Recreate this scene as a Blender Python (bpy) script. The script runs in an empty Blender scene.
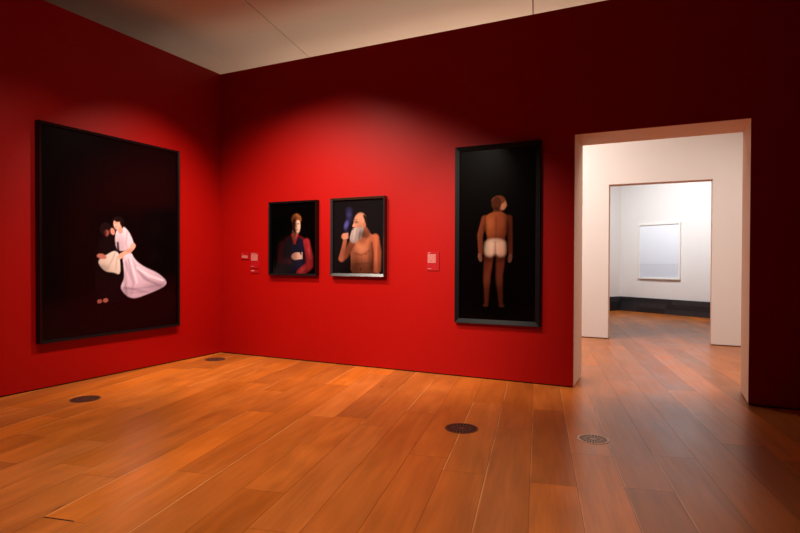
import bpy, bmesh, math, random
import numpy as np
from mathutils import Vector, Matrix

C = bpy.context.scene.collection
R = math.radians
random.seed(7)

# ------------------------------------------------------------------ camera
cam = bpy.data.objects.new('camera', bpy.data.cameras.new('camera'))
C.objects.link(cam)
Rt = Vector((0.8996, 0.4367, 0.0029)); Fw = Vector((-0.4367, 0.8995, -0.0115)).normalized()
Up = Rt.cross(Fw).normalized(); Rt = Fw.cross(Up).normalized()
cam.matrix_world = Matrix(((Rt.x, Up.x, -Fw.x, 6.4835), (Rt.y, Up.y, -Fw.y, -6.7193),
                           (Rt.z, Up.z, -Fw.z, 1.5), (0, 0, 0, 1)))
cam.data.sensor_width = 36.0
cam.data.lens = 549.07 / 800 * 36
cam.data.shift_y = 0.29 / 800
cam.data.clip_start = 0.05
bpy.context.scene.camera = cam

# ------------------------------------------------------------------ world, exposure
W = bpy.data.worlds.new('world'); bpy.context.scene.world = W
W.use_nodes = True
W.node_tree.nodes['Background'].inputs[0].default_value = (1.0, 0.8, 0.65, 1)
W.node_tree.nodes['Background'].inputs[1].default_value = 0.0
vs = bpy.context.scene.view_settings
vs.view_transform = 'Standard'; vs.look = 'None'; vs.gamma = 1.0; vs.exposure = 0.0
vs.use_curve_mapping = False

# ------------------------------------------------------------------ lamps (ceiling track spots out of the frame, panels in the far rooms, added fills)
WARM = (1.0, 0.86, 0.72)
def spot(name, loc, target, watts, deg, blend, col=WARM, radius=0.035):
    l = bpy.data.lights.new(name, 'SPOT'); l.energy = watts; l.spot_size = R(deg); l.spot_blend = blend
    l.color = col; l.shadow_soft_size = radius
    o = bpy.data.objects.new(name, l); C.objects.link(o); o.location = loc
    o.rotation_euler = (Vector(target) - Vector(loc)).to_track_quat('-Z', 'Y').to_euler()
    return o
def panel(name, loc, target, watts, sx, sy, col, spread=180):
    l = bpy.data.lights.new(name, 'AREA'); l.shape = 'RECTANGLE'; l.size = sx; l.size_y = sy
    l.energy = watts; l.color = col; l.spread = R(spread)
    o = bpy.data.objects.new(name, l); C.objects.link(o); o.location = loc
    o.rotation_euler = (Vector(target) - Vector(loc)).to_track_quat('-Z', 'Y').to_euler()
    return o
PW = dict(L1=290, L2=700, L3=140, L4=370, L5=660, L6=195, L7=440, L8=520, L9=34, L10=116, L11=84, L12=64, L13=1150)
spot('picture_or_fill_spotlight', (1.2, -2.3, 4.32), (1.4, 0, 0.8), PW['L1'], 92, 1.0)
spot('picture_or_fill_spotlight', (2.1, -2.4, 4.32), (2.15, 0, 0.75), PW['L2'], 94, 1.0)
spot('picture_or_fill_spotlight', (3.5, -3.0, 4.32), (3.75, 0, 0.9), PW['L3'], 62, 1.0)
spot('picture_or_fill_spotlight', (4.0, -2.6, 4.32), (4.45, 0, 1.1), PW['L4'], 52, 1.0)
spot('picture_or_fill_spotlight', (2.5, -1.3, 4.32), (0, -1.5, 1.3), PW['L5'], 72, 1.0)
spot('picture_or_fill_spotlight', (2.6, -2.9, 4.32), (0, -2.9, 1.1), PW['L6'], 72, 1.0)
spot('picture_or_fill_spotlight', (3.4, -5.0, 4.32), (2.9, 0, 1.2), PW['L13'], 50, 1.0)  # added fill: wide frontal wash that brightens the lower back wall
# downlights over the floor
spot('ceiling_downlight', (2.6, -4.2, 4.32), (2.2, -3.2, 0), PW['L7'], 90, 1.0, radius=0.1)
spot('ceiling_downlight', (5.0, -4.6, 4.32), (4.6, -3.8, 0), PW['L8'], 80, 1.0, radius=0.1)
# unseen lamp added behind the red partition to light the ceiling: it reaches the room only by way of the higher ceiling
panel('hidden_uplight', (2.4, 2.6, 3.5), (2.2, 1.2, 5.1), PW['L9'], 5.5, 0.5, (1.0, 0.70, 0.49), 160)
# middle room and far room
panel('ceiling_panel_light', (3.4, 2.6, 4.4), (4.6, 4.6, 1.0), PW['L10'], 1.6, 1.0, (1.0, 0.89, 0.83), 150)
panel('ceiling_panel_light', (6.0, 7.6, 4.4), (6.9, 10.5, 1.5), PW['L11'], 2.5, 0.8, (0.95, 0.98, 1.03), 120)
panel('ceiling_panel_light', (8.2, 2.0, 4.4), (7.2, 1.8, 0.0), PW['L12'], 1.6, 1.0, (1.0, 0.89, 0.83), 150)

# ------------------------------------------------------------------ materials
def mat(name, col, rough=0.6, metal=0.0, spec=0.5, bump=None, noise=None, coat=0.0):
    m = bpy.data.materials.new(name); m.use_nodes = True
    nt = m.node_tree; b = nt.nodes['Principled BSDF']
    b.inputs['Base Color'].default_value = (*col, 1); b.inputs['Roughness'].default_value = rough
    b.inputs['Metallic'].default_value = metal; b.inputs['Specular IOR Level'].default_value = spec
    b.inputs['Coat Weight'].default_value = coat; b.inputs['Coat Roughness'].default_value = 0.03
    tc = nt.nodes.new('ShaderNodeTexCoord')
    if noise:
        n = nt.nodes.new('ShaderNodeTexNoise'); n.inputs['Scale'].default_value = noise[0]
        n.inputs['Detail'].default_value = 5
        r = nt.nodes.new('ShaderNodeMapRange'); r.inputs[3].default_value = 1 - noise[1]; r.inputs[4].default_value = 1 + noise[1]
        v = nt.nodes.new('ShaderNodeVectorMath'); v.operation = 'SCALE'; v.inputs[0].default_value = col
        nt.links.new(tc.outputs['Object'], n.inputs['Vector']); nt.links.new(n.outputs[0], r.inputs[0])
        nt.links.new(r.outputs[0], v.inputs['Scale']); nt.links.new(v.outputs[0], b.inputs['Base Color'])
    if bump:
        n = nt.nodes.new('ShaderNodeTexNoise'); n.inputs['Scale'].default_value = bump[0]; n.inputs['Detail'].default_value = 3
        bp = nt.nodes.new('ShaderNodeBump'); bp.inputs['Strength'].default_value = bump[1]; bp.inputs['Distance'].default_value = 0.002
        nt.links.new(tc.outputs['Object'], n.inputs['Vector']); nt.links.new(n.outputs[0], bp.inputs['Height'])
        nt.links.new(bp.outputs[0], b.inputs['Normal'])
    return m
M_RED = mat('red_wall_paint', (0.30, 0.0016, 0.0006), 0.48, spec=0.14, bump=(180, 0.15), noise=(1.3, 0.03))
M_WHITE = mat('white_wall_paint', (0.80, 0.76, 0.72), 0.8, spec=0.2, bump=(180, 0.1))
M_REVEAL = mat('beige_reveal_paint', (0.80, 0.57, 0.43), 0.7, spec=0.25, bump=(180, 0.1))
M_CEIL = mat('ceiling_paint', (0.72, 0.66, 0.60), 0.9, spec=0.1, noise=(0.8, 0.03))
M_SEAM = mat('dark_seam', (0.05, 0.035, 0.03), 0.9)
M_GAP = mat('black_gap', (0.006, 0.005, 0.005), 0.8, spec=0.1)
M_FRAME = mat('black_stained_frame', (0.0025, 0.0025, 0.003), 0.3, spec=0.24)
M_FRAME3 = mat('black_lacquered_frame', (0.012, 0.011, 0.012), 0.34, spec=0.85)
M_FRAME2 = mat('charcoal_frame', (0.004, 0.0042, 0.0045), 0.34, spec=0.22)
M_BACK = mat('backing_board', (0.02, 0.018, 0.016), 0.8)
M_WFRAME = mat('white_lacquered_frame', (0.82, 0.78, 0.72), 0.5)
M_STONE = mat('black_slate', (0.016, 0.015, 0.017), 0.45, noise=(6, 0.4), bump=(40, 0.3))
M_STONE2 = mat('dark_slate', (0.030, 0.027, 0.030), 0.45, noise=(6, 0.4), bump=(40, 0.3))
M_LABEL = mat('red_label_board', (0.30, 0.0016, 0.004), 0.6, spec=0.2)
M_INK = mat('pale_label_ink', (0.46, 0.17, 0.15), 0.7)
M_VENT = mat('dark_bronze_vent', (0.075, 0.022, 0.012), 0.5, metal=0.0)
M_VENTG = mat('grey_vent_slats', (0.50, 0.34, 0.26), 0.45, metal=0.0)
M_VENTR = mat('pale_metal_rim', (0.85, 0.60, 0.46), 0.4, metal=0.0)
M_HOLE = mat('vent_hole', (0.012, 0.006, 0.005), 0.9, spec=0.1)

def print_material(name, rough=0.25):
    m = bpy.data.materials.new(name); m.use_nodes = True; nt = m.node_tree; b = nt.nodes['Principled BSDF']
    a = nt.nodes.new('ShaderNodeVertexColor'); a.layer_name = 'tint'
    nt.links.new(a.outputs['Color'], b.inputs['Base Color'])
    b.inputs['Roughness'].default_value = rough; b.inputs['Specular IOR Level'].default_value = 0.18
    return m
M_PRINT = print_material('glossy_photographic_print', 0.18)
M_PRINTM = print_material('matte_photographic_print', 0.6)

# oak: tone per board in a colour attribute, grain stretched along the board through the UV map
def oak():
    m = bpy.data.materials.new('oak_boards'); m.use_nodes = True; nt = m.node_tree; N = nt.nodes; L = nt.links
    b = N['Principled BSDF']
    uv = N.new('ShaderNodeUVMap'); uv.uv_map = 'board'
    col = N.new('ShaderNodeVertexColor'); col.layer_name = 'tint'
    sep = N.new('ShaderNodeSeparateColor'); L.new(col.outputs[0], sep.inputs[0])
    # shift the grain per board
    off = N.new('ShaderNodeCombineXYZ')
    s1 = N.new('ShaderNodeMath'); s1.operation = 'MULTIPLY'; s1.inputs[1].default_value = 37.0; L.new(sep.outputs[1], s1.inputs[0])
    L.new(s1.outputs[0], off.inputs[2])
    add = N.new('ShaderNodeVectorMath'); add.operation = 'ADD'; L.new(uv.outputs[0], add.inputs[0]); L.new(off.outputs[0], add.inputs[1])
    def grain(sx, sy, detail, dist=0.0):
        mp = N.new('ShaderNodeMapping'); mp.inputs['Scale'].default_value = (sx, sy, 1)
        L.new(add.outputs[0], mp.inputs[0])
        n = N.new('ShaderNodeTexNoise'); n.inputs['Scale'].default_value = 1; n.inputs['Detail'].default_value = detail
        n.inputs['Distortion'].default_value = dist
        L.new(mp.outputs[0], n.inputs['Vector']); return n.outputs[0]
    g1 = grain(9, 0.9, 4, 1.2); g2 = grain(110, 3.0, 3, 0.4); g3 = grain(3.2, 1.6, 3, 0.6)
    # cathedral rings
    mpw = N.new('ShaderNodeMapping'); mpw.inputs['Scale'].default_value = (6, 0.55, 1); L.new(add.outputs[0], mpw.inputs[0])
    wv = N.new('ShaderNodeTexWave'); wv.wave_type = 'RINGS'; wv.inputs['Scale'].default_value = 1.6
    wv.inputs['Distortion'].default_value = 5.0; wv.inputs['Detail'].default_value = 2; wv.inputs['Detail Scale'].default_value = 0.8
    L.new(mpw.outputs[0], wv.inputs['Vector'])
    def mr(x, lo, hi, a=0.3, z=0.7):
        r = N.new('ShaderNodeMapRange'); r.inputs[1].default_value = a; r.inputs[2].default_value = z
        r.inputs[3].default_value = lo; r.inputs[4].default_value = hi; L.new(x, r.inputs[0]); return r.outputs[0]
    def mul(a, c):
        q = N.new('ShaderNodeMath'); q.operation = 'MULTIPLY'; L.new(a, q.inputs[0]); L.new(c, q.inputs[1]); return q.outputs[0]
    v = mul(mul(mr(g1, 0.88, 1.10), mr(g2, 0.92, 1.07)), mul(mr(g3, 0.91, 1.08), mr(wv.outputs[1], 0.92, 1.06, 0, 1)))
    tone = mr(sep.outputs[0], 0.70, 1.28, 0, 1)
    v = mul(v, tone)
    # knots
    mpk = N.new('ShaderNodeMapping'); mpk.inputs['Scale'].default_value = (2.2, 0.9, 1); L.new(add.outputs[0], mpk.inputs[0])
    vo = N.new('ShaderNodeTexVoronoi'); vo.inputs['Scale'].default_value = 1.0; L.new(mpk.outputs[0], vo.inputs['Vector'])
    v = mul(v, mr(vo.outputs['Distance'], 0.55, 1.0, 0.015, 0.06))
    # hue between orange and brown per board
    mix = N.new('ShaderNodeMix'); mix.data_type = 'RGBA'
    mix.inputs['A'].default_value = (0.49, 0.128, 0.012, 1); mix.inputs['B'].default_value = (0.45, 0.130, 0.022, 1)
    L.new(sep.outputs[2], mix.inputs['Factor'])
    sc = N.new('ShaderNodeVectorMath'); sc.operation = 'SCALE'; L.new(mix.outputs['Result'], sc.inputs[0]); L.new(v, sc.inputs['Scale'])
    # bevel highlight painted as a pale edge along some of the boards
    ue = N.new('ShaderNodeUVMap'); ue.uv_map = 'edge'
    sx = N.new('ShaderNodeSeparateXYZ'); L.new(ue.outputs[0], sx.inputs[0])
    edge_glint = mul(mr(sx.outputs[0], 1.0, 0.0, 0.006, 0.012), mul(sx.outputs[1], mr(g1, 0.0, 0.6, 0.35, 0.55)))
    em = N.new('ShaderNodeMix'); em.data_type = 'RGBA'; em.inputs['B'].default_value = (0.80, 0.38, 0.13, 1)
    L.new(edge_glint, em.inputs['Factor']); L.new(sc.outputs[0], em.inputs['A'])
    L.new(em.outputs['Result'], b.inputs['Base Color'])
    L.new(mr(g3, 0.30, 0.40), b.inputs['Roughness'])
    b.inputs['Specular IOR Level'].default_value = 0.5
    b.inputs['Coat Weight'].default_value = 0.2; b.inputs['Coat Roughness'].default_value = 0.22
    bp = N.new('ShaderNodeBump'); bp.inputs['Strength'].default_value = 0.12; bp.inputs['Distance'].default_value = 0.002
    L.new(g2, bp.inputs['Height']); L.new(bp.outputs[0], b.inputs['Normal'])
    return m
M_OAK = oak()

# ------------------------------------------------------------------ helpers
def link(name, bm, mats, parent=None):
    me = bpy.data.meshes.new(name); bm.normal_update(); bm.to_mesh(me); bm.free()
    for m in (mats if isinstance(mats, (list, tuple)) else [mats]): me.materials.append(m)
    o = bpy.data.objects.new(name, me); C.objects.link(o)
    if parent: o.parent = parent
    return o
def box(bm, x0, x1, y0, y1, z0, z1, mi=0):
    vv = [bm.verts.new((x, y, z)) for z in (z0, z1) for x, y in ((x0, y0), (x1, y0), (x1, y1), (x0, y1))]
    for f in ((3, 2, 1, 0), (4, 5, 6, 7), (0, 1, 5, 4), (1, 2, 6, 5), (2, 3, 7, 6), (3, 0, 4, 7)):
        bm.faces.new([vv[i] for i in f]).material_index = mi
def structure(o): o['kind'] = 'structure'; return o
def thing(name, label, cat, loc=(0, 0, 0), rz=0.0, group=None):
    o = bpy.data.objects.new(name, None); C.objects.link(o); o.location = loc; o.rotation_euler = (0, 0, rz)
    o.empty_display_size = 0.1; o['label'] = label; o['category'] = cat
    if group: o['group'] = group
    return o

# ------------------------------------------------------------------ room shell
H = 4.488; HC = 5.1; XW = -3.0; XL, XR, ZT = 5.503, 7.260, 2.984; T1 = 0.68; GAP = 0.016
X1 = 10.5; Y0 = -9.0; Y2A, Y2B = 4.556, 4.85; YE = 13.2
XA, XB = 5.475, 7.212

# floor: oak boards running 11.9 degrees off the red walls, joints where the boards end
def make_floor():
    A = R(11.9); ca, sa = math.cos(A), math.sin(A); w = 0.305; u0 = 5.53
    fixed = {-8: [(-4.68, .20, .1), (-2.95, .55, .5)], -9: [(-3.0, .45, .5), (-6.2, .80, .9)],
             -4: [(-4.04, .40, .4), (-6.3, .22, .4)], -5: [(-3.79, .42, .3), (-6.5, .68, .1)],
             0: [(-1.53, .50, .9), (-4.04, .24, .9), (-6.5, .20, .6)], 2: [(-1.637, .60, .8), (-5.2, .38, .8)],
             1: [(-0.545, .62, .8), (-3.34, .56, .9), (-6.1, .40, .5)], -11: [(-5.33, .46, .4)], -13: [(-1.85, .5, .3)],
             -10: [(-1.7, .4, .4)], 3: [(-2.9, .42, .6)], -6: [(-2.62, .36, .4), (-5.9, .5, .3)]}
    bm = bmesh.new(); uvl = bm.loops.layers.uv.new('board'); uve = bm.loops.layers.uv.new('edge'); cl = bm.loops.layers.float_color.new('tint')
    rnd = random.Random(11)
    for k in range(-26, 24):
        ua, ub = u0 + k * w, u0 + (k + 1) * w
        cuts = sorted([f[0] for f in fixed.get(k, [])])
        tones = {f[0]: (f[1], f[2]) for f in fixed.get(k, [])}
        v = (cuts[-1] if cuts else -9 + rnd.uniform(0, 2.4)); allc = set(cuts)
        allc.add(v); x = v
        while x < 15: x += rnd.uniform(1.7, 2.9); allc.add(x)
        x = min(allc)
        while x > -13: x -= rnd.uniform(1.7, 2.9); allc.add(x)
        cs = sorted(allc)
        for a, b_ in zip(cs[:-1], cs[1:]):
            # the given tone belongs to the board that begins (nearest the camera) below the joint
            t = tones.get(b_, (rnd.betavariate(2.2, 2.2), rnd.random()))
            g = 0.0011
            pts = [(ua + g, a + g), (ub - g, a + g), (ub - g, b_ - g), (ua + g, b_ - g)]
            vv = [bm.verts.new((p * ca - q * sa, p * sa + q * ca, 0)) for p, q in pts]
            f = bm.faces.new(vv); s = rnd.random(); glint = 1.0 if rnd.random() < 0.45 else 0.0
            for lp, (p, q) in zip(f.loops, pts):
                lp[uvl].uv = (p, q); lp[uve].uv = (p - ua, glint); lp[cl] = (t[0], s, t[1], 1)
    # trim to the rooms
    for co, no in (((XW, 0, 0), (-1, 0, 0)), ((X1, 0, 0), (1, 0, 0)), ((0, Y0, 0), (0, -1, 0)), ((0, YE, 0), (0, 1, 0))):
        bmesh.ops.bisect_plane(bm, geom=bm.verts[:] + bm.edges[:] + bm.faces[:], plane_co=co, plane_no=no, clear_outer=True)
    box(bm, XW, X1, Y0, YE, -0.12, -0.003, 1)
    return structure(link('floor', bm, [M_OAK, M_SEAM]))
make_floor()

# ceiling: plain panels with thin dark joints, following the boards' direction; one strip by the left wall slopes down
def make_ceiling():
    A = R(11.9); ca, sa = math.cos(A), math.sin(A)
    bm = bmesh.new()
    box(bm, XW, X1, Y0, YE, HC + 0.012, HC + 0.15, 1)
    us = [-6, -0.592, 1.016, 4.885, 8.1, 11.3, 15]
    for i, (a, b) in enumerate(zip(us[:-1], us[1:])):
        g = 0.008 if i else 0.0
        z = [HC - (0.45 if i == 0 else 0), HC, HC, HC - (0.45 if i == 0 else 0)]      # the strip by the left wall slopes down
        pts = [(a + (0.008 if i > 1 else 0), -12), (b - (0.008 if i else 0), -12), (b - (0.008 if i else 0), 15), (a + (0.008 if i > 1 else 0), 15)]
        q = [(p * ca - v * sa, p * sa + v * ca) for p, v in pts]
        vb = [bm.verts.new((x, y, zz)) for (x, y), zz in zip(q, z)]; vt = [bm.verts.new((x, y, HC + 0.03)) for x, y in q]
        bm.faces.new(vb[::-1])
        for j in range(4): bm.faces.new((vb[j], vb[(j + 1) % 4], vt[(j + 1) % 4], vt[j]))
    for co, no in (((XW, 0, 0), (-1, 0, 0)), ((X1, 0, 0), (1, 0, 0)), ((0, Y0, 0), (0, -1, 0)), ((0, YE, 0), (0, 1, 0))):
        bmesh.ops.bisect_plane(bm, geom=bm.verts[:] + bm.edges[:] + bm.faces[:], plane_co=co, plane_no=no, clear_outer=True)
    return structure(link('ceiling', bm, [M_CEIL, M_SEAM]))
make_ceiling()

bm = bmesh.new(); box(bm, -0.15, 0, Y0, 0.0, GAP, H); structure(link('wall_left', bm, M_RED))

# red wall with the doorway: red towards this room, white through the reveal and behind
def wall_with_opening(name, x0, x1, ya, yb, xa, xb, zt, mats, H=H):
    bm = bmesh.new()
    def q(pts, mi): bm.faces.new([bm.verts.new(p) for p in pts]).material_index = mi
    for y, mi, s in ((ya, 0, 1), (yb, 1, -1)):
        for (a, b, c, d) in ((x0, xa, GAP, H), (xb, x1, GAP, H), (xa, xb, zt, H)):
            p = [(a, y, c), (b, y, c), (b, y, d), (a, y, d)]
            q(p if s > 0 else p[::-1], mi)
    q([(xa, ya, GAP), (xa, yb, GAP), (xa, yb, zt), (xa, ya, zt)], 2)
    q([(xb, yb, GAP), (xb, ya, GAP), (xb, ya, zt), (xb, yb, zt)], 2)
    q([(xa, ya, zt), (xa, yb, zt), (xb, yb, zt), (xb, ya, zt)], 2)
    for (a, b) in ((x0, xa), (xb, x1)):
        q([(a, ya, GAP), (a, yb, GAP), (b, yb, GAP), (b, ya, GAP)], 1)
        if a == x0: q([(a, ya, GAP), (a, ya, H), (a, yb, H), (a, yb, GAP)], 1)
        else: q([(b, ya, GAP), (b, yb, GAP), (b, yb, H), (b, ya, H)], 1)
    q([(x0, ya, H), (x1, ya, H), (x1, yb, H), (x0, yb, H)], 1)
    bmesh.ops.remove_doubles(bm, verts=bm.verts[:], dist=1e-5)
    return structure(link(name, bm, mats))
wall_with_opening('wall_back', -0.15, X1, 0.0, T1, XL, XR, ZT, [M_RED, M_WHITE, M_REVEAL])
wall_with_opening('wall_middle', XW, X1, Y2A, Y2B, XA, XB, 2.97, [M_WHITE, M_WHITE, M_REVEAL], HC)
# recessed black feet under the walls
ins = 0.014
bm = bmesh.new(); box(bm, -0.14, -ins, Y0, -0.0, 0, GAP); structure(link('baseboard_left', bm, M_GAP))
bm = bmesh.new(); box(bm, -0.14, XL - ins, ins, T1 - ins, 0, GAP); box(bm, XR + ins, X1, ins, T1 - ins, 0, GAP)
structure(link('baseboard_back', bm, M_GAP))
bm = bmesh.new(); box(bm, XW, XA - ins, Y2A + ins, Y2B - ins, 0, GAP); box(bm, XB + ins, X1, Y2A + ins, Y2B - ins, 0, GAP)
structure(link('baseboard_middle', bm, M_GAP))
# shell out of view
bm = bmesh.new(); box(bm, XW - 0.15, X1 + 0.15, Y0 - 0.15, Y0, 0, HC); structure(link('wall_near', bm, M_RED))
bm = bmesh.new(); box(bm, X1, X1 + 0.15, Y0, 0, 0, HC); box(bm, X1, X1 + 0.15, 0, YE, 0, HC, 1); structure(link('wall_right', bm, [M_RED, M_WHITE]))
bm = bmesh.new(); box(bm, XW - 0.15, XW, Y0, YE, 0, HC); structure(link('wall_side', bm, M_WHITE))

# far room: a wall turned away from the others, with a dark slate plinth
P = Vector((5.215, 11.33, 0)); D = Vector((7.4965 - 5.215, 9.9221 - 11.33, 0)).normalized(); Nn = Vector((D.y, -D.x, 0))  # Nn towards the camera
ang = math.atan2(D.y, D.x)
def local_struct(name, fn, mats):
    bm = bmesh.new(); fn(bm); o = link(name, bm, mats); o.location = P; o.rotation_euler = (0, 0, ang); return structure(o)
# local x along the far wall, local y away from the camera
local_struct('wall_far', lambda bm: box(bm, -0.12, 6.2, 0.0, 0.12, 0, HC), M_WHITE)
local_struct('wall_far_side', lambda bm: box(bm, -0.12, 0.0, -6.0, 0.0, 0, HC), M_WHITE)
def plinth(bm):
    ph = 0.427; d = 0.03; rnd = random.Random(3)
    box(bm, 0, 6.2, -d + 0.004, 0, 0, ph - 0.002, 1)
    for r in range(3):
        z0, z1 = r * ph / 3 + 0.002, (r + 1) * ph / 3 - 0.002; x = 0.0
        while x < 6.2:
            l = rnd.uniform(0.45, 0.95); box(bm, x + 0.002, min(x + l, 6.2) - 0.002, -d - rnd.uniform(0, 0.003), -0.002, z0, z1, rnd.choice((0, 1)))
            x += l
def plinth_side(bm):
    ph = 0.427; d = 0.03; rnd = random.Random(5)
    for r in range(3):
        z0, z1 = r * ph / 3 + 0.002, (r + 1) * ph / 3 - 0.002; y = -0.035
        while y > -5.9:
            l = rnd.uniform(0.45, 0.95); box(bm, 0.001, d + rnd.uniform(0, 0.003), y - l + 0.002, y - 0.002, z0, z1, rnd.choice((0, 1)))
            y -= l
local_struct('baseboard_far', plinth, [M_STONE, M_STONE2])
local_struct('baseboard_far_side', plinth_side, [M_STONE, M_STONE2])

# ------------------------------------------------------------------ framed pictures
def srgb(c):
    c = np.asarray(c, float) / 255.0
    return np.where(c <= 0.04045, c / 12.92, ((c + 0.055) / 1.055) ** 2.4)
class Canvas:
    """a flat printed picture painted point by point; s to the right, z up, origin at the centre"""
    def __init__(self, w, h, step, bg):
        self.nx = int(round(w / step)) + 1; self.ny = int(round(h / step)) + 1
        self.w, self.h = w, h
        self.S, self.Z = np.meshgrid(np.linspace(-w / 2, w / 2, self.nx), np.linspace(-h / 2, h / 2, self.ny))
        self.a = np.zeros((self.ny, self.nx, 3)); self.a[:] = srgb(bg)
        rs = np.random.RandomState(4); self.rs = rs
    def put(self, mask, col, op=1.0):
        m = (np.clip(mask, 0, 1) * op)[..., None]
        self.a = self.a * (1 - m) + (srgb(col) if not callable(col) else col(self)) * m
    def ell(self, c, rx, ry, col, ang=0, soft=0.25, op=1.0):
        ca, sa = math.cos(R(ang)), math.sin(R(ang)); x = self.S - c[0]; z = self.Z - c[1]
        u = (x * ca + z * sa) / rx; v = (-x * sa + z * ca) / ry; d = np.sqrt(u * u + v * v)
        self.put((1 - d) / soft + 0.5, col, op)
    def seg(self, pts):
        """distance to a polyline with the parameter of the nearest point"""
        best = np.full(self.S.shape, 1e9); tt = np.zeros(self.S.shape); n = len(pts) - 1
        for i in range(n):
            (x0, z0), (x1, z1) = pts[i], pts[i + 1]; dx, dz = x1 - x0, z1 - z0
            t = np.clip(((self.S - x0) * dx + (self.Z - z0) * dz) / (dx * dx + dz * dz), 0, 1)
            d = np.hypot(self.S - x0 - t * dx, self.Z - z0 - t * dz); k = d < best
            best[k] = d[k]; tt[k] = ((i + t) / n)[k]
        return best, tt
    def stroke(self, pts, w0, w1, col, soft=0.006, op=1.0):
        d, t = self.seg(pts); self.put(((w0 + (w1 - w0) * t) - d) / soft + 0.5, col, op)
    def poly(self, pts, col, soft=0.008, op=1.0, smooth=2, grad=None):
        p = [Vector(q) for q in pts]
        for _ in range(smooth):                       # corner cutting, so that outlines are round
            n = []
            for i in range(len(p)):
                a, b = p[i], p[(i + 1) % len(p)]; n += [a * .75 + b * .25, a * .25 + b * .75]
            p = n
        inside = np.zeros(self.S.shape, bool); best = np.full(self.S.shape, 1e9)
        for i in range(len(p)):
            a, b = p[i], p[(i + 1) % len(p)]
            if abs(b.y - a.y) > 1e-9:
                c = ((a.y > self.Z) != (b.y > self.Z)) & (self.S < (b.x - a.x) * (self.Z - a.y) / (b.y - a.y) + a.x); inside ^= c
            dx, dz = b.x - a.x, b.y - a.y; l = dx * dx + dz * dz + 1e-12
            t = np.clip(((self.S - a.x) * dx + (self.Z - a.y) * dz) / l, 0, 1)
            best = np.minimum(best, np.hypot(self.S - a.x - t * dx, self.Z - a.y - t * dz))
        sd = np.where(inside, best, -best); m = np.clip(sd / soft + 0.5, 0, 1)
        if grad:                                      # printed tone running from one colour to another
            (g0, g1, c2) = grad; v = np.array(g1) - np.array(g0)
            t = np.clip(((self.S - g0[0]) * v[0] + (self.Z - g0[1]) * v[1]) / (v @ v), 0, 1)[..., None]
            cc = srgb(col) * (1 - t) + srgb(c2) * t; m = (m * op)[..., None]; self.a = self.a * (1 - m) + cc * m
        else: self.put(m, col, op)
    def shade(self, c, rx, ry, k, ang=0, soft=1.2):
        ca, sa = math.cos(R(ang)), math.sin(R(ang)); x = self.S - c[0]; z = self.Z - c[1]
        d = np.sqrt(((x * ca + z * sa) / rx) ** 2 + ((-x * sa + z * ca) / ry) ** 2)
        m = np.clip((1 - d) / soft + 0.5, 0, 1); m = m * m * (3 - 2 * m)
        self.a *= (1 + (k - 1) * m)[..., None]
    def mesh(self, name, material, parent, y, gain=(1, 1, 1)):
        self.a = np.clip(self.a * np.array(gain), 0, 0.93)
        nx, ny = self.nx, self.ny
        co = np.zeros((ny * nx, 3)); co[:, 0] = self.S.ravel(); co[:, 1] = y; co[:, 2] = self.Z.ravel()
        i = np.arange(ny * nx).reshape(ny, nx)
        f = np.stack([i[:-1, :-1], i[:-1, 1:], i[1:, 1:], i[1:, :-1]], -1).reshape(-1, 4)
        me = bpy.data.meshes.new(name); me.from_pydata(co.tolist(), [], f.tolist()); me.update()
        at = me.color_attributes.new('tint', 'FLOAT_COLOR', 'POINT')
        at.data.foreach_set('color', np.concatenate([np.clip(self.a, 0, 1).reshape(-1, 3), np.ones((ny * nx, 1))], 1).ravel())
        me.materials.append(material)
        o = bpy.data.objects.new(name, me); C.objects.link(o); o.parent = parent; return o

def framed(name, label, cat, loc, rz, w, h, depth, bar, fmat, canvas, pmat, recess, bottom_bar=None, slope=0.002, group=None, backing=M_BACK, gain=(1, 1, 1)):
    """frame front plane at local y=-depth, wall at local y=0, origin at the middle of the wall side"""
    t = thing(name, label, cat, loc, rz, group); bb = bottom_bar or bar; recess = max(recess, slope + 0.004)
    a, b = w / 2, h / 2
    bm = bmesh.new()
    outer = [(-a, -b), (a, -b), (a, b), (-a, b)]; inner = [(-a + bar, -b + bb), (a - bar, -b + bb), (a - bar, b - bar), (-a + bar, b - bar)]
    ring = lambda pts, y: [bm.verts.new((x, y, z)) for x, z in pts]
    ch = 0.003
    o0 = ring(outer, -0.002); o1 = ring(outer, -depth + ch); o2 = ring([(x - math.copysign(ch, x), z - math.copysign(ch, z)) for x, z in outer], -depth)
    i0 = ring([(x + math.copysign(0.001, x), z + math.copysign(0.001, z)) for x, z in inner], -depth + slope); i1 = ring(inner, -depth + slope + 0.001); i2 = ring(inner, -0.002)
    for r0, r1 in ((o0, o1), (o1, o2), (o2, i0), (i0, i1), (i1, i2), (i2, o0)):
        for j in range(4): bm.faces.new((r0[j], r0[(j + 1) % 4], r1[(j + 1) % 4], r1[j]))
    link('frame', bm, fmat, t)
    bm = bmesh.new(); box(bm, -a + bar - 0.0, a - bar, -depth + recess + 0.003, -0.004, -b + bb, b - bar)
    link('backing_board', bm, backing, t)
    canvas.mesh('photograph' if cat != 'painting' else 'canvas', pmat, t, -depth + recess, gain).location.z = (bb - bar) / 2
    return t

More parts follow.
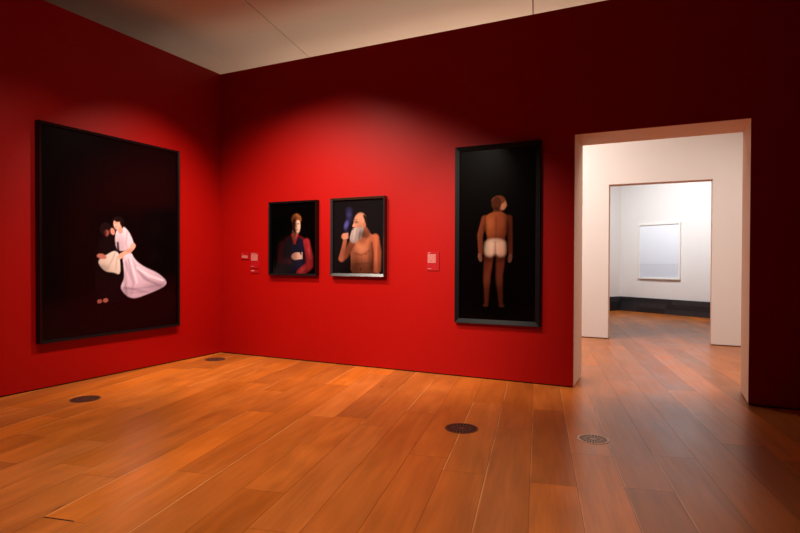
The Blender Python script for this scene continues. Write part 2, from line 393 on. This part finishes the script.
# --- large portrait of two figures on the left wall
w, h = 2.0, 2.55
c = Canvas(w - 0.064, h - 0.064, 0.0095, (5, 2, 2))
f_ = lambda dz: dz - 0.0
c.ell((0.2, 0.75), 1.2, 0.55, (9, 3, 4), soft=1.2, op=0.55)                      # faint dark red drape
c.poly([(-1, -1.25), (1, -1.25), (1, -0.62), (-1, -0.8)], (18, 3, 5), soft=0.2, op=0.6)
c.poly([(-0.202, 0.003), (-0.043, 0.036), (0.031, -0.176), (0.106, -0.419), (0.10, -0.8), (0.03, -0.879), (-0.31, -0.851), (-0.301, -0.337), (-0.272, -0.13)], (13, 6, 7), soft=0.04)
c.ell((-0.155, 0.08), 0.085, 0.085, (24, 12, 13))
c.ell((-0.148, 0.038), 0.034, 0.044, (150, 76, 66), op=0.9, soft=.6)
c.ell((-0.178, 0.04), 0.028, 0.06, (20, 9, 10), op=0.8)
c.poly([(-0.2, 0.07), (-0.15, 0.075), (-0.11, 0.06), (-0.10, 0.12), (-0.19, 0.13)], (22, 11, 12), soft=0.012)
c.poly([(0.076, -0.256), (0.2, -0.194), (0.262, -0.31), (0.408, -0.408), (0.61, -0.482), (0.768, -0.588), (0.79, -0.662), (0.679, -0.717), (0.473, -0.779), (0.277, -0.832), (0.151, -0.802), (0.044, -0.688), (0.075, -0.608), (0.106, -0.555), (0.097, -0.392)],
       (226, 206, 214), soft=0.012, grad=((0.2, -0.2), (0.5, -0.8), (172, 146, 158)))
for pts, cw, cc, op in (([(0.168, -0.31), (0.246, -0.614), (0.213, -0.779)], 0.018, (160, 134, 150), .6), ([(0.215, -0.31), (0.42, -0.583), (0.715, -0.655)], 0.016, (168, 142, 156), .6),
                        ([(0.127, -0.337), (0.146, -0.6), (0.11, -0.7)], 0.015, (176, 150, 160), .5), ([(0.3, -0.42), (0.5, -0.53), (0.72, -0.6)], 0.02, (240, 226, 230), .6),
                        ([(0.10, -0.68), (0.25, -0.70), (0.45, -0.69), (0.7, -0.665)], 0.013, (150, 124, 140), .6), ([(0.2, -0.3), (0.3, -0.62)], 0.018, (242, 228, 232), .6),
                        ([(0.2, -0.75), (0.35, -0.76), (0.55, -0.73)], 0.012, (150, 122, 136), .5)):
    c.stroke(pts, cw, cw * .6, cc, soft=0.02, op=op)
c.poly([(-0.028, 0.064), (0.077, 0.14), (0.169, 0.074), (0.235, -0.047), (0.253, -0.125), (0.184, -0.173), (0.061, -0.202), (-0.023, -0.163)], (232, 216, 220), soft=0.012,
       grad=((0.15, 0.1), (0.0, -0.2), (200, 176, 182)))
c.stroke([(0.15, 0.06), (0.13, -0.1), (0.16, -0.17)], 0.01, 0.008, (176, 150, 160), soft=0.02, op=.7)
c.stroke([(0.01, -0.09), (0.019, -0.2)], 0.016, 0.02, (22, 12, 16), soft=0.01, op=.9)
c.ell((0.02, 0.195), 0.082, 0.062, (22, 12, 11), ang=-12)
c.ell((0.062, 0.16), 0.04, 0.07, (20, 11, 10))
c.stroke([(0.03, 0.12), (0.05, 0.07)], 0.034, 0.036, (206, 150, 126))
c.ell((-0.002, 0.150), 0.046, 0.066, (232, 176, 150), ang=8)
c.ell((0.012, 0.21), 0.05, 0.03, (24, 12, 11), ang=10)
c.ell((-0.018, 0.165), 0.012, 0.006, (90, 48, 40), op=.7); c.ell((-0.012, 0.118), 0.013, 0.006, (150, 60, 56), op=.8)
c.ell((-0.063, 0.055), 0.03, 0.045, (206, 140, 118), ang=20)
c.stroke([(0.241, -0.122), (0.2, -0.18), (0.055, -0.251)], 0.036, 0.026, (226, 168, 140))
c.poly([(-0.273, -0.316), (-0.145, -0.245), (-0.043, -0.19), (0.031, -0.224), (0.045, -0.364), (0.045, -0.513), (-0.044, -0.471), (-0.161, -0.463), (-0.237, -0.394)], (224, 214, 196), soft=0.012,
       grad=((0, -0.2), (-0.2, -0.45), (186, 170, 150)))
c.stroke([(-0.03, -0.23), (-0.08, -0.33), (-0.14, -0.43)], 0.012, 0.008, (168, 152, 134), soft=0.02, op=.7)
c.stroke([(0.0, -0.28), (-0.02, -0.44)], 0.012, 0.01, (168, 152, 134), soft=0.02, op=.6)
c.ell((-0.215, -0.268), 0.066, 0.032, (176, 108, 88), ang=-12); c.ell((0.055, -0.262), 0.05, 0.032, (222, 164, 138), ang=25)
c.ell((-0.247, -0.835), 0.032, 0.024, (140, 78, 66)); c.ell((-0.165, -0.828), 0.036, 0.026, (150, 84, 70))
for q in ((0.17, -0.45, 70), (0.36, -0.50, 40), (0.30, -0.72, 12), (0.55, -0.62, 25), (0.12, -0.62, 85)): c.shade(q[:2], 0.16, 0.022, 0.72, ang=-q[2])
c.shade((0.10, -0.74), 0.10, 0.07, 0.7); c.shade((0.62, -0.68), 0.2, 0.05, 0.75); c.shade((0.05, -0.1), 0.07, 0.12, 0.8); c.shade((-0.2, -0.42), 0.08, 0.05, 0.7); c.shade((0.2, -0.19), 0.08, 0.025, 0.7)
framed('framed_photograph', 'huge black-framed photograph of two figures, one in a white gown, on the left red wall', 'picture',
       (0, -1.8985, 1.8085), R(90), w, h, 0.08, 0.032, M_FRAME, c, M_PRINT, 0.03, slope=0.008, gain=(1.12, 1.05, 1.18))

# --- two small portraits on the back wall
def figure_youth(w, h):
    c = Canvas(w, h, 0.006, (4, 2, 2))
    c.poly([(-0.222, -0.031), (-0.049, 0.047), (0.12, 0.044), (0.226, -0.017), (0.293, -0.175), (0.347, -0.36), (0.29, -0.54), (-0.30, -0.54), (-0.318, -0.312)], (96, 22, 26), soft=0.02,
           grad=((0.25, -0.1), (-0.25, -0.2), (30, 9, 12)))
    c.poly([(-0.143, -0.07), (-0.056, 0.004), (0.019, -0.123), (0.093, 0.027), (0.184, -0.032), (0.215, -0.311), (0.191, -0.46), (0.09, -0.56), (-0.26, -0.56), (-0.2, -0.3)], (24, 22, 44), soft=0.012,
           grad=((0.12, -0.2), (-0.2, -0.2), (13, 9, 18)))
    c.poly([(-0.03, 0.03), (0.019, -0.13), (0.08, 0.035)], (178, 44, 44), soft=0.01, smooth=1)
    c.stroke([(0.235, -0.06), (0.29, -0.27), (0.29, -0.4), (0.12, -0.52)], 0.055, 0.062, (178, 44, 48), soft=0.03)
    c.stroke([(0.27, -0.15), (0.31, -0.3)], 0.012, 0.01, (216, 84, 82), soft=0.02, op=.6)
    c.stroke([(0.22, -0.44), (0.12, -0.51)], 0.012, 0.01, (210, 80, 80), soft=0.02, op=.5)
    c.stroke([(-0.23, -0.1), (-0.25, -0.33), (-0.08, -0.34)], 0.05, 0.05, (86, 22, 26), soft=0.03, op=.7)
    c.stroke([(0.03, 0.10), (0.02, 0.02)], 0.05, 0.045, (150, 88, 66), soft=0.02)
    c.poly([(-0.06, 0.06), (0.02, -0.02), (0.0, 0.06)], (196, 58, 56), soft=0.008, smooth=1); c.poly([(0.02, -0.02), (0.10, 0.05), (0.06, 0.08)], (206, 66, 62), soft=0.008, smooth=1)
    c.ell((0.055, 0.285), 0.09, 0.085, (104, 56, 30)); c.ell((0.05, 0.19), 0.072, 0.115, (78, 36, 26))
    c.ell((0.078, 0.185), 0.046, 0.105, (240, 196, 166), soft=0.35)
    c.ell((0.045, 0.2), 0.018, 0.03, (96, 48, 38), op=.7, soft=.6)
    c.stroke([(0.052, 0.215), (0.062, 0.16)], 0.012, 0.016, (226, 176, 146), soft=0.01, op=.8)
    c.ell((0.088, 0.215), 0.018, 0.009, (96, 56, 50)); c.ell((0.07, 0.125), 0.024, 0.009, (186, 84, 76))
    c.poly([(-0.03, 0.33), (0.06, 0.375), (0.14, 0.32), (0.14, 0.24), (0.09, 0.275), (0.04, 0.26)], (150, 84, 42), soft=0.012)
    c.stroke([(0.05, 0.35), (0.12, 0.31)], 0.012, 0.01, (196, 124, 66), soft=0.02, op=.8)
    c.ell((0.055, -0.265), 0.095, 0.055, (214, 158, 134), ang=6)
    for k in range(4): c.stroke([(0.075, -0.228 - k * 0.024), (0.155, -0.220 - k * 0.026)], 0.013, 0.011, (236, 186, 160), soft=0.008)
    for k in range(3): c.stroke([(0.08, -0.240 - k * 0.025), (0.15, -0.233 - k * 0.026)], 0.002, 0.002, (120, 70, 58), soft=0.006, op=.7)
    c.stroke([(0.12, -0.195), (0.14, -0.235)], 0.014, 0.012, (20, 14, 18))
    c.shade((-0.24, -0.25), 0.28, 0.5, 0.22); c.shade((0.02, 0.19), 0.045, 0.14, 0.3, soft=.9); c.shade((0.05, -0.54), 0.5, 0.09, 0.55); c.shade((0.30, -0.45), 0.1, 0.2, 0.6); c.shade((0.22, -0.25), 0.06, 0.25, 0.6); c.shade((0.33, -0.2), 0.04, 0.3, 0.55)
    c.shade((-0.02, -0.02), 0.09, 0.08, 0.6); c.shade((0.06, 0.33), 0.12, 0.05, 0.6)
    return c
def figure_man(w, h):
    c = Canvas(w, h, 0.006, (20, 18, 20))
    c.ell((0.25, 0.1), 0.5, 0.5, (28, 25, 26), soft=1.2, op=.5)
    c.stroke([(-0.196, 0.04), (-0.2, 0.14), (-0.15, 0.24), (-0.15, 0.36)], 0.02, 0.05, (46, 44, 78), soft=0.05, op=.9)
    c.ell((-0.195, 0.17), 0.03, 0.055, (92, 92, 170), ang=-20, soft=1.0, op=.9); c.ell((-0.15, 0.31), 0.035, 0.035, (60, 60, 104), soft=1.0, op=.8)
    c.poly([(0.052, 0.09), (0.13, 0.08), (0.19, 0.037), (0.29, -0.01), (0.332, -0.167), (0.347, -0.339), (0.35, -0.56), (-0.13, -0.56), (-0.116, -0.303), (-0.146, -0.164), (-0.081, -0.077)], (206, 124, 84), soft=0.015,
           grad=((0.0, -0.1), (0.1, -0.58), (128, 70, 48)))
    c.stroke([(0.27, -0.03), (0.305, -0.216), (0.30, -0.46)], 0.06, 0.055, (210, 118, 80), soft=0.03)
    c.stroke([(0.215, -0.09), (0.235, -0.25), (0.225, -0.46)], 0.009, 0.012, (96, 44, 30), soft=0.025, op=.8)
    c.stroke([(-0.05, -0.235), (0.05, -0.262), (0.17, -0.205)], 0.010, 0.008, (120, 62, 42), soft=0.03, op=.8)
    c.ell((0.03, -0.17), 0.10, 0.06, (224, 150, 108), soft=.9, op=.5); c.ell((0.13, -0.25), 0.013, 0.011, (104, 48, 38), soft=.8, op=.8)
    c.stroke([(-0.06, -0.39), (0.17, -0.375)], 0.006, 0.006, (112, 60, 44), soft=0.03, op=.7); c.stroke([(0.06, -0.29), (0.04, -0.5)], 0.006, 0.006, (130, 74, 54), soft=0.03, op=.6)
    c.ell((0.04, -0.46), 0.012, 0.014, (70, 34, 26), soft=.8, op=.8)
    c.stroke([(-0.10, -0.10), (-0.21, -0.26), (-0.27, -0.31)], 0.05, 0.045, (150, 84, 58), soft=0.03)
    c.stroke([(-0.28, -0.31), (-0.235, -0.15), (-0.215, -0.03)], 0.042, 0.028, (178, 104, 74), soft=0.02)
    c.ell((0.03, 0.205), 0.100, 0.125, (224, 160, 124), ang=-8)
    c.stroke([(0.09, 0.08), (0.13, 0.03)], 0.06, 0.06, (176, 104, 74), soft=0.03)
    c.poly([(0.07, 0.305), (0.11, 0.30), (0.15, 0.25), (0.152, 0.17), (0.11, 0.15), (0.105, 0.21), (0.085, 0.26)], (34, 26, 24), soft=0.02)
    c.ell((0.098, 0.165), 0.021, 0.034, (206, 128, 98)); c.poly([(-0.06, 0.215), (-0.105, 0.140), (-0.05, 0.128)], (232, 164, 130), soft=0.01, smooth=1)
    c.ell((-0.035, 0.205), 0.022, 0.009, (84, 50, 42), op=.8); c.stroke([(-0.07, 0.235), (-0.02, 0.24)], 0.006, 0.006, (120, 100, 92), soft=0.01)
    c.poly([(-0.115, 0.062), (-0.085, 0.118), (-0.02, 0.13), (0.04, 0.12), (0.085, 0.15), (0.085, 0.059), (0.04, -0.04), (-0.075, -0.108), (-0.146, -0.053)], (206, 192, 182), soft=0.018,
           grad=((-0.05, 0.1), (0.05, -0.08), (150, 134, 124)))
    for k in range(6): c.stroke([(-0.08 + k * 0.028, 0.09), (-0.11 + k * 0.03, -0.03 - 0.012 * (3 - abs(k - 2)))], 0.004, 0.003, (232, 222, 214) if k % 2 else (140, 124, 116), soft=0.012, op=.6)
    c.ell((-0.085, 0.098), 0.02, 0.007, (150, 76, 66), op=.8)
    c.ell((-0.228, 0.005), 0.05, 0.045, (196, 128, 98))
    for k in range(4): c.stroke([(-0.24, 0.035 - k * 0.02), (-0.172, 0.045 - k * 0.021)], 0.012, 0.010, (222, 154, 122), soft=0.008)
    c.shade((0.05, -0.5), 0.34, 0.16, 0.42); c.shade((0.21, -0.27), 0.05, 0.22, 0.5); c.shade((-0.06, -0.36), 0.08, 0.2, 0.55); c.shade((-0.17, -0.2), 0.08, 0.13, 0.6, ang=-40)
    c.shade((0.12, 0.04), 0.08, 0.06, 0.5); c.shade((0.06, -0.02), 0.08, 0.08, 0.6); c.shade((0.03, 0.09), 0.06, 0.10, 0.7); c.shade((0.34, -0.3), 0.035, 0.3, 0.5); c.shade((-0.03, 0.2), 0.035, 0.02, 0.6)
    return c
W1, H1 = 0.877, 1.105
framed('framed_photograph', 'small black-framed portrait of a youth in red shirt and dark vest, nearest the corner', 'picture',
       (1.4685, 0, 1.826), 0, W1, H1, 0.08, 0.028, M_FRAME, figure_youth(W1 - 0.056, H1 - 0.056), M_PRINT, 0.045, slope=0.010, gain=(.62, .58, .62), group='framed portraits on the red walls')
W2, H2 = 0.875, 1.11
framed('framed_photograph', 'black-framed portrait of a bare-chested bearded man with pale frame bottom', 'picture',
       (2.585, 0, 1.829), 0, W2, H2, 0.085, 0.030, M_FRAME3, figure_man(W2 - 0.060, H2 - 0.060), M_PRINT, 0.05, slope=0.022, bottom_bar=0.042, gain=(.55, .47, .50), group='framed portraits on the red walls')

# --- tall picture beside the doorway
w, h = 1.086, 2.248
c = Canvas(w - 0.116, h - 0.116, 0.0075, (6, 3, 3))
SK = (150, 72, 42)
c.stroke([(-0.095, -0.22), (-0.122, -0.525), (-0.128, -0.86)], 0.064, 0.022, (112, 50, 32), soft=0.025); c.stroke([(0.058, -0.22), (0.034, -0.523), (0.058, -0.86)], 0.064, 0.022, (104, 45, 30), soft=0.025)
c.ell((-0.135, -0.885), 0.035, 0.022, (96, 48, 34)); c.ell((0.066, -0.885), 0.035, 0.022, (92, 46, 34))
c.ell((-0.122, -0.57), 0.04, 0.09, (134, 66, 46), op=.5, soft=.9); c.ell((0.034, -0.57), 0.04, 0.09, (128, 62, 44), op=.5, soft=.9)
c.stroke([(-0.15, 0.2), (-0.212, 0.0), (-0.206, -0.24)], 0.045, 0.026, (148, 74, 46), soft=0.015); c.stroke([(0.155, 0.2), (0.167, -0.02), (0.177, -0.24)], 0.042, 0.025, (120, 54, 36), soft=0.015)
c.ell((-0.212, -0.285), 0.026, 0.055, (168, 104, 80), ang=12); c.ell((0.172, -0.295), 0.026, 0.055, (158, 98, 76), ang=-8)
c.stroke([(0.012, 0.36), (0.005, 0.24)], 0.042, 0.058, (142, 72, 44), soft=0.015)
c.poly([(-0.185, 0.185), (-0.13, 0.245), (-0.03, 0.29), (0.05, 0.29), (0.13, 0.24), (0.19, 0.185), (0.172, 0.085), (0.098, -0.04), (0.125, -0.14), (-0.145, -0.14), (-0.112, -0.04), (-0.148, 0.05)], (176, 90, 50), soft=0.015,
       grad=((-0.05, 0.15), (0.17, 0.05), (118, 52, 32)))
c.ell((-0.085, 0.15), 0.05, 0.07, (206, 116, 70), soft=1, op=.5); c.ell((0.075, 0.15), 0.045, 0.07, (170, 88, 54), soft=1, op=.5)
c.stroke([(-0.008, 0.22), (-0.006, -0.06)], 0.006, 0.006, (106, 48, 30), soft=0.02, op=.7)
c.poly([(-0.142, -0.05), (0.11, -0.055), (0.126, -0.18), (0.11, -0.27), (0.03, -0.285), (-0.012, -0.235), (-0.06, -0.285), (-0.14, -0.27), (-0.160, -0.179)], (255, 214, 186), soft=0.035, grad=((-0.08, -0.1), (0.12, -0.25), (214, 160, 132)))
c.stroke([(-0.012, -0.09), (-0.014, -0.27)], 0.004, 0.004, (150, 100, 86), soft=0.012, op=.7)
c.ell((0.025, 0.385), 0.088, 0.098, (112, 58, 34)); c.ell((0.075, 0.37), 0.048, 0.068, (226, 150, 112)); c.ell((0.02, 0.425), 0.085, 0.055, (134, 74, 42))
c.ell((0.0, 0.385), 0.06, 0.085, (96, 48, 28)); c.poly([(0.108, 0.39), (0.137, 0.358), (0.108, 0.35)], (232, 160, 122), soft=0.008, smooth=1)
c.shade((0.16, 0.0), 0.06, 0.5, 0.55); c.shade((0.0, -0.05), 0.16, 0.05, 0.75); c.shade((-0.17, -0.15), 0.07, 0.3, 0.6); c.shade((-0.01, -0.30), 0.2, 0.05, 0.6)
c.shade((0.0, -0.8), 0.25, 0.25, 0.5); c.shade((-0.02, -0.45), 0.025, 0.3, 0.6); c.shade((-0.02, 0.31), 0.08, 0.03, 0.6); c.shade((-0.15, 0.05), 0.02, 0.2, 0.45); c.shade((0.14, 0.03), 0.02, 0.18, 0.45)
framed('framed_photograph', 'tall charcoal-framed photograph of a standing figure seen from behind, beside the doorway', 'picture',
       (4.573, 0, 1.8275), 0, w, h, 0.06, 0.058, M_FRAME2, c, M_PRINT, 0.03, slope=0.014, gain=(.50, .46, .46))

# --- pale picture in the far room
w, h = 1.28, 1.60
c = Canvas(w - 0.09, h - 0.09, 0.012, (196, 200, 206))
t = np.clip((c.Z + 0.755) / 1.51, 0, 1)[..., None]
c.a = srgb((212, 218, 226)) * (1 - t) + srgb((238, 240, 244)) * t
lo = (c.Z < -0.37)[..., None]; c.a = np.where(lo, srgb((210, 215, 223)) * np.ones_like(c.a), c.a)
c.stroke([(-0.6, -0.37), (0.6, -0.37)], 0.006, 0.006, (202, 206, 214), soft=0.02)
pc = P + D * 1.275 + Vector((0, 0, 1.785))
framed('framed_picture', 'pale grey-blue seascape in a white frame on the far white wall', 'painting',
       pc, ang, w, h, 0.06, 0.045, M_WFRAME, c, M_PRINTM, 0.03, backing=M_BACK)

# ------------------------------------------------------------------ wall labels (writing too small to read in the photograph: rows of short strokes)
def wall_label(label, x0, x1, z0, z1, rows, depth=0.010):
    cx, cz = (x0 + x1) / 2, (z0 + z1) / 2
    t = thing('wall_label', label, 'label', (cx, 0, cz), 0, 'exhibit labels on the red wall')
    bm = bmesh.new(); box(bm, x0 - cx, x1 - cx, -depth, -0.0005, z0 - cz, z1 - cz); bmesh.ops.bevel(bm, geom=bm.edges[:], offset=0.001, segments=1)
    link('board', bm, M_LABEL, t)
    for nm, xa, xb, za, zb, lh, fill in rows:
        bm = bmesh.new(); rnd = random.Random(int(xa * 1e4)); z = zb
        while z - lh >= za - 1e-6:
            x = xa
            while x < xb - 0.004:
                l = min(rnd.uniform(0.012, 0.035), xb - x)
                vv = [bm.verts.new((p[0] - cx, -depth - 0.0008, p[1] - cz)) for p in ((x, z - lh * fill), (x + l, z - lh * fill), (x + l, z), (x, z))]
                bm.faces.new(vv); x += l + 0.0035
            z -= lh
        link(nm, bm, M_INK, t)
wall_label('red label board with a pale square of text, between bearded man portrait and tall picture', 3.620, 3.795, 1.368, 1.618,
           [('heading', 3.637, 3.672, 1.594, 1.608, 0.007, .7), ('text_block', 3.635, 3.750, 1.458, 1.583, 0.0105, .72), ('footnote', 3.635, 3.69, 1.385, 1.397, 0.006, .5)])
wall_label('small red label with one pale band of text, nearest the room corner', 0.432, 0.592, 1.512, 1.625,
           [('text_block', 0.452, 0.572, 1.530, 1.572, 0.0105, .7), ('heading', 0.455, 0.48, 1.585, 1.597, 0.006, .5)])
wall_label('red label board with a pale text block left of the youth portrait', 0.622, 0.795, 1.372, 1.622,
           [('heading', 0.638, 0.742, 1.592, 1.606, 0.007, .7), ('text_block', 0.638, 0.768, 1.487, 1.585, 0.0105, .75), ('footnote', 0.638, 0.70, 1.395, 1.407, 0.006, .5)])
wall_label('low narrow red label beneath the taller label by the youth portrait', 0.622, 0.795, 1.300, 1.350,
           [('text_block', 0.638, 0.705, 1.318, 1.342, 0.009, .75)])

# ------------------------------------------------------------------ floor vents
def ring_bm(bm, r0, r1, z0, z1, n=48, mi=0):
    rr = []
    for r, z in ((r0, z0), (r0, z1), (r1, z1), (r1, z0)):
        rr.append([bm.verts.new((r * math.cos(2 * math.pi * k / n), r * math.sin(2 * math.pi * k / n), z)) for k in range(n)])
    for a in range(3):
        for k in range(n): bm.faces.new((rr[a][k], rr[a][(k + 1) % n], rr[a + 1][(k + 1) % n], rr[a + 1][k])).material_index = mi
def floor_vent(label, x, y, r, mr, mg, rz):
    t = thing('floor_vent', label, 'vent', (x, y, 0), rz, 'round vents in the oak floor')
    rim = r * 0.11
    bm = bmesh.new(); ring_bm(bm, r, r - rim, 0.0005, 0.004); link('rim', bm, mr, t)
    bm = bmesh.new(); n = 48
    vv = [bm.verts.new(((r - rim * .5) * math.cos(2 * math.pi * k / n), (r - rim * .5) * math.sin(2 * math.pi * k / n), 0.0008)) for k in range(n)]
    bm.faces.new(vv); link('duct_opening', bm, M_HOLE, t)
    bm = bmesh.new()
    def blade(r0, r1, k, n, wd, skew):
        a = 2 * math.pi * k / n; b = a + skew; p0 = Vector((r0 * math.cos(a), r0 * math.sin(a))); p1 = Vector((r1 * math.cos(b), r1 * math.sin(b)))
        d = (p1 - p0).normalized(); s = Vector((-d.y, d.x))
        w0, w1 = wd * r0 / r1 * .5 + wd * .15, wd * .5
        q = [p0 - s * w0, p1 - s * w1, p1 + s * w1, p0 + s * w0]
        lo = [bm.verts.new((v.x, v.y, 0.0012)) for v in q]; hi = [bm.verts.new((v.x, v.y, 0.0034)) for v in q]
        bm.faces.new(hi)
        for j in range(4): bm.faces.new((lo[j], lo[(j + 1) % 4], hi[(j + 1) % 4], hi[j]))
    for k in range(24): blade(r * .50, r * .91, k, 24, r * .105, 0.10)
    for k in range(14): blade(r * .20, r * .46, k, 14, r * .09, -0.12)
    ring_bm(bm, r * .53, r * .47, 0.001, 0.0036)
    vv = [bm.verts.new((r * .20 * math.cos(2 * math.pi * k / 24), r * .20 * math.sin(2 * math.pi * k / 24), 0.0036)) for k in range(24)]; bm.faces.new(vv)
    link('grille', bm, mg, t)
floor_vent('dark round floor vent close to the left wall, below the huge picture', 0.872, -2.90, 0.148, M_VENT, M_VENT, 0.1)
floor_vent('dark round floor vent tucked into the corner of the red walls', 0.370, -0.500, 0.148, M_VENT, M_VENT, 0.5)
floor_vent('dark round floor vent on the oak in front of the tall picture', 4.845, -2.075, 0.148, M_VENT, M_VENT, 0.9)
floor_vent('round floor vent with pale metal rim and radial slats, in front of the doorway', 5.938, -1.862, 0.127, M_VENTR, M_VENTG, 0.2)

# open end joint of one board, a thin dark slot
A = R(11.9)
o = thing('floor_slot', 'thin dark slot cut across a board at the near left of the floor', 'slot', (3.336, -4.741, 0), A)
bm = bmesh.new(); box(bm, -0.105, 0.105, -0.0045, 0.0045, 0.0003, 0.0012); link('opening', bm, M_HOLE, o)
